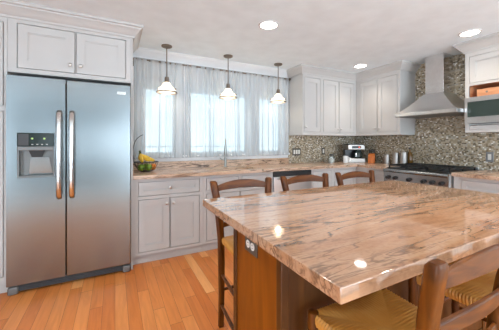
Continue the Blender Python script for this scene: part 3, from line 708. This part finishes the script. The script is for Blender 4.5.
def xpost(z):
    pts = [(0.45, 0.176, -0.198), (0.60, 0.180, -0.196), (0.72, 0.186, -0.204), (0.84, 0.196, -0.220), (0.93, 0.208, -0.238), (0.98, 0.216, -0.249)]
    for (za, xa, ya), (zb, xb, yb) in zip(pts, pts[1:]):
        if z <= zb: f = (z - za) / (zb - za); return xa + f * (xb - xa), ya + f * (yb - ya)
    return pts[-1][1:]
def rail(zc, h_end, h_mid, arch, th=0.018, bow=0.022):
    mb = MB(); lp = []; x1, y1 = xpost(zc); x1 -= 0.010
    for i in range(17):
        t = -1 + i / 8; q = 1 - t * t; h = h_end + (h_mid - h_end) * q; zm = zc + arch * q; yy = y1 - bow * q; x = t * x1
        s = 0.12 * h
        lp.append([(x, yy - th / 2, zm - h / 2), (x, yy + th / 2, zm - h / 2), (x, yy + th / 2 - 0.006, zm + h / 2 - 0.004), (x, yy + 0.002, zm + h / 2), (x, yy - th / 2 + 0.001, zm + h / 2 - 0.004)])
    return mb.loops(lp)
def make_chair(label, loc, rz, group):
    t = thing('counter_chair', label, 'chair', loc, rz, group)
    rush_seat().build('seat', M_rush, t, angle=60)
    for sx in (-1, 1):
        post(sx).build('back_post', M_chair, t, angle=50)
        MB().lathe([(0.013, 0.001), (0.016, 0.06), (0.019, 0.30), (0.021, 0.36), (0.018, 0.372), (0.022, 0.39), (0.021, 0.58), (0.019, 0.622), (0.012, 0.626)], (sx * 0.190, 0.188, 0), 16).build('front_leg', M_chair, t)
        for z in (0.15, 0.36):
            MB().tube([(sx * 0.172, -0.212, z + 0.01), (sx * 0.185, 0.0, z), (sx * 0.190, 0.188, z - 0.01)], [0.009, 0.012, 0.009], 10).build('stretcher', M_chair, t)
    for z in (0.22, 0.42): MB().tube([(-0.190, 0.188, z), (0, 0.188, z), (0.190, 0.188, z)], [0.010, 0.014, 0.010], 10).build('stretcher', M_chair, t)
    MB().tube([(-0.172, -0.207, 0.26), (0, -0.207, 0.26), (0.172, -0.207, 0.26)], [0.009, 0.012, 0.009], 10).build('stretcher', M_chair, t)
    rail(0.930, 0.038, 0.058, 0.022).build('top_rail', M_rail, t, 0.003, angle=40)
    rail(0.798, 0.032, 0.044, 0.014).build('back_slat', M_rail, t, 0.003, angle=40)
    rail(0.690, 0.032, 0.042, 0.012).build('back_slat', M_rail, t, 0.003, angle=40)
    return t
GC = 'rush-seat chairs around the island'
ch = make_chair('wooden rush-seat chair on the window side of the island, end nearest the refrigerator', (0.80, 1.468, 0), PI, GC)
dup(ch, (1.365, 1.475, 0), PI, 'middle of the three wooden chairs on the window side of the island')
dup(ch, (1.935, 1.472, 0), PI, 'wooden rush-seat chair on the window side of the island, nearest the range')
dup(ch, (0.832, 0.575, 0), 0, 'wooden rush-seat chair in the foreground with its back rails fully in view')
dup(ch, (1.45, 0.585, 0), 0, 'rush-seat chair tucked under the island, seen through the foreground chair back')

# ------------------------------------------------------------------ curtain rod and sheers
RY = 3.450; RZ = 2.238
cr = thing('curtain_rod', 'thin bronze curtain rod across the kitchen window', 'curtain rod', (0, 0, 0))
MB().tube([(0.185, RY, RZ), (2.425, RY, RZ)], 0.010, 12).build('rod', M_bronze, cr)
for x in (0.195, 1.135, 2.405):
    mb = MB(); mb.box(x - 0.012, x + 0.012, YW - 0.012, YW - 0.0005, RZ - 0.075, RZ + 0.02); mb.box(x - 0.006, x + 0.006, RY, YW - 0.012, RZ - 0.022, RZ - 0.010); mb.build('bracket', M_bronze, cr)
mb = MB(); mb.lathe([(0.011, 0), (0.02, 0.004), (0.022, 0.016), (0.012, 0.03), (0.001, 0.032)], (2.415, RY, RZ), 14, 'X'); mb.build('finial', M_bronze, cr)
mb = MB(); mb.box(0.162, 0.186, RY - 0.02, RY + 0.02, RZ - 0.075, RZ + 0.018); mb.build('finial', M_bronze, cr, 0.003)
CURT = [(0.195, 0.7895, 'sheer white curtain panel nearest the refrigerator, hanging over the fruit basket', 1),
        (0.79, 1.3295, 'sheer white curtain panel between the first and second pendant lamps', 2),
        (1.33, 1.8695, 'sheer white curtain panel behind the faucet side of the third pendant', 3),
        (1.87, 2.405, 'sheer white curtain panel next to the white wall cabinets', 4)]
def curtain(x0, x1, label, seed):
    rnd = random.Random(seed); n = 150; rows = 14
    ph = [rnd.uniform(0, 6.28) for _ in range(6)]; gat = 0.10
    zt, zb = RZ + 0.012, 1.05
    ctr = x0 + (x1 - x0) * rnd.uniform(0.4, 0.6)
    mb = MB(); V = []
    cyc = 7.0 + rnd.uniform(-0.6, 0.6)
    for r in range(rows + 1):
        f = r / rows; z = zt + (zb - zt) * f; row = []
        for i in range(n + 1):
            s_ = i / n; e = min(1, 14 * s_, 14 * (1 - s_))
            th = 2 * PI * (cyc * s_ + 0.35 * math.sin(2 * PI * 1.7 * s_ + ph[1])) + 0.25 * math.sin(2.5 * f + ph[2])
            k = min(1, 0.35 + f * 1.4)
            u = s_ + e * (0.055 * k * math.sin(th + 1.57) * math.sin(2 * PI * 1.3 * s_ + ph[0]) ** 2 + 0.040 * min(1, f * 1.5) * math.sin(2 * PI * 2.0 * s_ + ph[3]) * (0.6 + 0.4 * math.sin(1.7 * f + ph[5])))
            x = x0 + (x1 - x0) * u
            y = RY + (0.010 + 0.020 * k) * math.sin(th) + 0.004 * math.sin(3.1 * th + ph[4])
            if f < 0.06: y = RY - 0.0125 + 0.25 * (y - RY)
            row.append(mb.bm.verts.new((x, min(y, 3.457) if z < 1.10 else y, z)))
        V.append(row)
    for a, b in zip(V, V[1:]):
        for i in range(n): mb.face([a[i], a[i + 1], b[i + 1], b[i]])
    o = mb.build('curtain', M_sheer, None, angle=180); tag(o, label, 'curtain', 'sheer curtain panels at the window')
    for k in range(5):
        x = x0 + (x1 - x0) * (k + 0.5) / 5
        MB().lathe([(0.0165, -0.004), (0.0165, 0.004), (0.0145, 0.004), (0.0145, -0.004), (0.0165, -0.004)], (x, RY, RZ - 0.003), 14, 'X', cap=False).build('ring', M_bronze, o)
    return o
for q in CURT: curtain(*q)

# ------------------------------------------------------------------ pendants and downlights
def pendant(label, x, y):
    t = thing('pendant_lamp', label, 'pendant lamp', (x, y, 0), 0, 'pendant lamps over the sink run')
    MB().lathe([(0.060, H - 0.0005), (0.060, H - 0.014), (0.040, H - 0.024), (0.008, H - 0.028), (0.0005, H - 0.0281)], n=24).build('canopy', M_pewter, t)
    MB().lathe([(0.0065, 2.005), (0.0065, H - 0.026)], n=10).build('stem', M_pewter, t)
    MB().lathe([(0.008, 2.012), (0.022, 2.008), (0.025, 1.99), (0.025, 1.955), (0.030, 1.95), (0.030, 1.943), (0.0005, 1.9425)], n=18).build('socket', M_pewter, t)
    sh = MB().lathe([(0.031, 1.950), (0.045, 1.925), (0.060, 1.90), (0.072, 1.885), (0.088, 1.880), (0.096, 1.870), (0.098, 1.845), (0.112, 1.835), (0.118, 1.825), (0.115, 1.825), (0.110, 1.832), (0.095, 1.842), (0.093, 1.868), (0.086, 1.876), (0.070, 1.881), (0.057, 1.897), (0.042, 1.922), (0.029, 1.946)], n=32, cap=False).build('shade', M_shade, t)
    rg_ = MB().lathe([(0.119, 1.823), (0.119, 1.835), (0.107, 1.838), (0.107, 1.823), (0.119, 1.823)], n=32, cap=False).build('shade_ring', M_pewter, t)
    for a in (0.55, 0.55 + PI): MB().lathe([(0.006, -0.010), (0.009, -0.006), (0.009, 0.006), (0.006, 0.010)], (0.102 * math.cos(a), 0.102 * -math.sin(a), 1.868), 10, 'X').build('thumb_screw', M_pewter, t)
    MB().lathe([(0.0005, 1.862), (0.018, 1.868), (0.026, 1.888), (0.022, 1.91), (0.012, 1.9423)], n=16).build('bulb', M_bulb, t)
    ld = bpy.data.lights.new('pendant_glow', 'POINT'); ld.energy = 2.0; ld.color = (1.0, 0.84, 0.64); ld.shadow_soft_size = 0.035
    lo = bpy.data.objects.new('pendant_glow', ld); C.objects.link(lo); lo.location = (x, y, 1.845)
    return t
pendant('small glass pendant lamp hanging nearest the refrigerator', 0.537, 3.24)
pendant('middle small glass pendant lamp hanging before the faucet', 1.307, 3.24)
pendant('small glass pendant lamp hanging nearest the white wall cabinets', 2.08, 3.24)
def downlight(x, y, label=None, power=DOWN_POWER):
    t = thing('ceiling_light', label, 'ceiling light', (x, y, H), 0, 'recessed ceiling lights')
    MB().lathe([(0.098, -0.0005), (0.096, -0.006), (0.080, -0.008), (0.078, -0.0005)], n=28, cap=False).build('trim_ring', M_trim, t)
    MB().lathe([(0.078, -0.0008), (0.078, -0.004), (0.0005, -0.0042)], n=28).build('lens', M_lens, t)
    ld = bpy.data.lights.new('downlight_beam', 'AREA'); ld.shape = 'DISK'; ld.size = 0.15; ld.energy = power; ld.color = WARM; ld.spread = math.radians(110)
    lo = bpy.data.objects.new('downlight_beam', ld); C.objects.link(lo); lo.location = (x, y, H - 0.012)
downlight(1.31, 2.21, 'recessed ceiling light straight above the window side of the island')
downlight(3.20, 2.75, 'recessed ceiling light before the corner wall cabinets')
downlight(3.24, 1.40, 'recessed ceiling light before the microwave cabinet')
for p in ((1.4, 0.6), (-0.5, 1.2), (-0.6, -1.4), (1.4, -1.4), (3.2, -0.6)): downlight(*p, 'added ceiling fill light out of view', 6.5)  # unseen lamps added to brighten the floor and base cabinets

# ------------------------------------------------------------------ things on the worktop
fb = thing('fruit_basket', 'dark wire fruit basket with tall hook beside the refrigerator', 'basket', (0.315, 3.255, CT))
mb = MB()
for r, z in ((0.06, 0.006), (0.105, 0.05), (0.13, 0.11)): mb.tube([(r * math.cos(2 * PI * k / 24), r * math.sin(2 * PI * k / 24), z) for k in range(25)], 0.003 if z < 0.1 else 0.0045, 6)
for k in range(16):
    a = 2 * PI * k / 16; mb.tube([(r * math.cos(a), r * math.sin(a), z) for r, z in ((0.002, 0.004), (0.06, 0.006), (0.088, 0.025), (0.105, 0.05), (0.12, 0.08), (0.13, 0.11))], 0.002, 6)
mb.build('wire_bowl', M_wire, fb)
MB().tube([(-0.13, 0, 0.11), (-0.136, 0, 0.2)] + [(-0.136 + 0.13 - 0.13 * math.cos(a), 0, 0.25 + 0.17 * math.sin(a)) for a in [PI * k / 16 for k in range(0, 8)]], 0.004, 8).build('hook', M_wire, fb)
for k, (x, y, z, m, lab) in enumerate(((-0.055, -0.035, 0.052, M_gapple, 'green apple lying nearest the refrigerator in the basket'), (0.02, -0.06, 0.054, M_gapple, 'green apple at the front of the fruit basket'), (0.005, 0.045, 0.052, M_gapple, 'green apple at the back of the fruit basket'), (0.072, 0.0, 0.053, M_orange, 'orange lying in the fruit basket'))):
    t = thing('orange' if m is M_orange else 'apple', lab, 'fruit', (0.315 + x, 3.255 + y, CT + z))
    MB().lathe_free((0, 0, 0), [(0.0, -0.032), (0.018, -0.035), (0.033, -0.015), (0.037, 0.005), (0.030, 0.028), (0.012, 0.034), (0.0, 0.028)], 16, (1, 1, 1)).build('flesh', m, t, angle=80)
    MB().tube([(0, 0, 0.028), (0.003, 0, 0.045)], 0.002, 6).build('stem', M_stem, t)
bn = thing('banana_bunch', 'bunch of yellow bananas on top of the fruit basket', 'fruit', (0.285, 3.235, CT + 0.105))
for k in range(6):
    a = -1.5 + k * 0.60; dx, dy = math.cos(a), math.sin(a)
    pts = [(-0.035, 0, 0.100), (-0.035 + 0.022 * dx, 0.022 * dy, 0.082), (-0.035 + 0.062 * dx, 0.062 * dy, 0.062), (-0.035 + 0.105 * dx, 0.105 * dy, 0.035), (-0.035 + 0.140 * dx, 0.140 * dy, 0.022 + 0.008 * (k % 2)), (-0.035 + 0.155 * dx, 0.155 * dy, 0.030)]
    MB().tube(pts, [0.006, 0.013, 0.020, 0.021, 0.014, 0.005], 8).build('banana', M_yel, bn)
MB().tube([(-0.035, 0, 0.09), (-0.036, 0, 0.115), (-0.042, 0.0, 0.135)], [0.013, 0.012, 0.010], 8).build('stem', M_stem, bn)
# coffee maker
cm = thing('coffee_maker', 'black and steel coffee maker in the corner of the worktop', 'coffee maker', (3.56, 3.20, CT), math.radians(-26))
box('base', M_steel3, -0.14, 0.14, -0.13, 0.12, 0.001, 0.075, cm, 0.006)
box('tower', M_black, -0.14, 0.14, 0.02, 0.12, 0.0755, 0.215, cm, 0.004)
hd_ = box('brew_head', M_steel3, -0.14, 0.14, -0.12, 0.12, 0.2155, 0.295, cm, 0.008)
box('display', M_black, -0.075, 0.075, -0.123, -0.119, 0.235, 0.275, hd_)
box('power_light', M_red, 0.035, 0.058, -0.125, -0.1225, 0.245, 0.265, hd_)
box('lid', M_black, -0.125, 0.125, -0.10, 0.11, 0.2955, 0.31, cm, 0.004)
cf = MB().lathe([(0.050, 0.078), (0.066, 0.09), (0.068, 0.14), (0.05, 0.185), (0.040, 0.205), (0.036, 0.205), (0.0005, 0.2)], (0.05, -0.055, 0), 20).build('carafe', M_mglass, cm)
MB().tube([(0.05, -0.12, 0.19), (0.05, -0.155, 0.18), (0.05, -0.155, 0.12), (0.05, -0.122, 0.10)], 0.007, 8).build('carafe_handle', M_black, cf)
MB().lathe([(0.012, 0.10), (0.012, 0.16), (0.0005, 0.161)], (-0.005, -0.11, 0), 12).build('frother', M_handle, cm)
mg = thing('mug', 'white mug standing beside the coffee maker', 'mug', (3.30, 3.13, CT))
MB().lathe([(0.032, 0.001), (0.042, 0.01), (0.043, 0.115), (0.039, 0.115), (0.037, 0.015), (0.0005, 0.014)], n=18).build('cup', M_white2, mg)
MB().tube([(0.03, -0.03, 0.09), (0.055, -0.05, 0.085), (0.055, -0.05, 0.04), (0.03, -0.03, 0.03)], 0.005, 8).build('mug_handle', M_white2, mg)
jr = thing('glass_jar', 'small clear jar with dark lid on the worktop near the corner', 'jar', (3.13, 3.27, CT))
MB().lathe([(0.045, 0.001), (0.05, 0.02), (0.05, 0.10), (0.035, 0.12), (0.0005, 0.121)], n=18).build('glass', M_jar, jr)
MB().lathe([(0.043, 0.004), (0.046, 0.02), (0.046, 0.07), (0.0005, 0.072)], n=18).build('contents', M_white2, jr)
MB().lathe([(0.036, 0.1212), (0.036, 0.14), (0.0005, 0.141)], n=18).build('lid', M_dark, jr)
kb = thing('knife_block', 'orange wooden knife block with dark handles beside the coffee maker', 'knife block', (3.70, 2.955, CT), math.radians(-55))
mb = MB(); mb.loops([[(x, -0.07, 0.001), (x, 0.06, 0.001), (x, 0.085, 0.115), (x, -0.005, 0.155), (x, -0.05, 0.115)] for x in (-0.05, 0.05)]); mb.build('block', M_block, kb, 0.004)
for x in (-0.03, 0.0, 0.03):
    for y in (0.02, 0.055): MB().tube([(x, y, 0.13), (x, y + 0.012, 0.16), (x, y + 0.03, 0.215)], [0.009, 0.010, 0.011], 8).build('knife_handle', M_black, kb)
def canister(x, y, r, h, label):
    t = thing('canister', label, 'canister', (x, y, CT), 0, 'steel canisters by the range')
    MB().lathe([(r, 0.001), (r, h), (r - 0.004, h + 0.002), (0.0005, h + 0.002)], n=24).build('can', M_steel3, t)
    MB().lathe([(r + 0.002, h + 0.0022), (r + 0.002, h + 0.016), (r - 0.006, h + 0.022), (0.010, h + 0.023), (0.010, h + 0.034), (0.0005, h + 0.035)], n=24).build('lid', M_steel3, t)
canister(3.70, 2.68, 0.043, 0.130, 'shortest of three steel canisters, nearest the knife block')
canister(3.72, 2.545, 0.047, 0.155, 'middle steel canister of three beside the range')
canister(3.735, 2.435, 0.050, 0.170, 'tallest of three steel canisters, right beside the range')
bt = thing('bottle', 'amber brown bottle behind the tallest steel canister', 'bottle', (3.868, 2.425, CT))
MB().lathe([(0.035, 0.001), (0.038, 0.01), (0.038, 0.15), (0.02, 0.19), (0.014, 0.2), (0.014, 0.235), (0.0005, 0.236)], n=18).build('glass', M_amber, bt)
MB().lathe([(0.016, 0.2362), (0.016, 0.258), (0.0005, 0.259)], n=14).build('cap', M_black, bt)
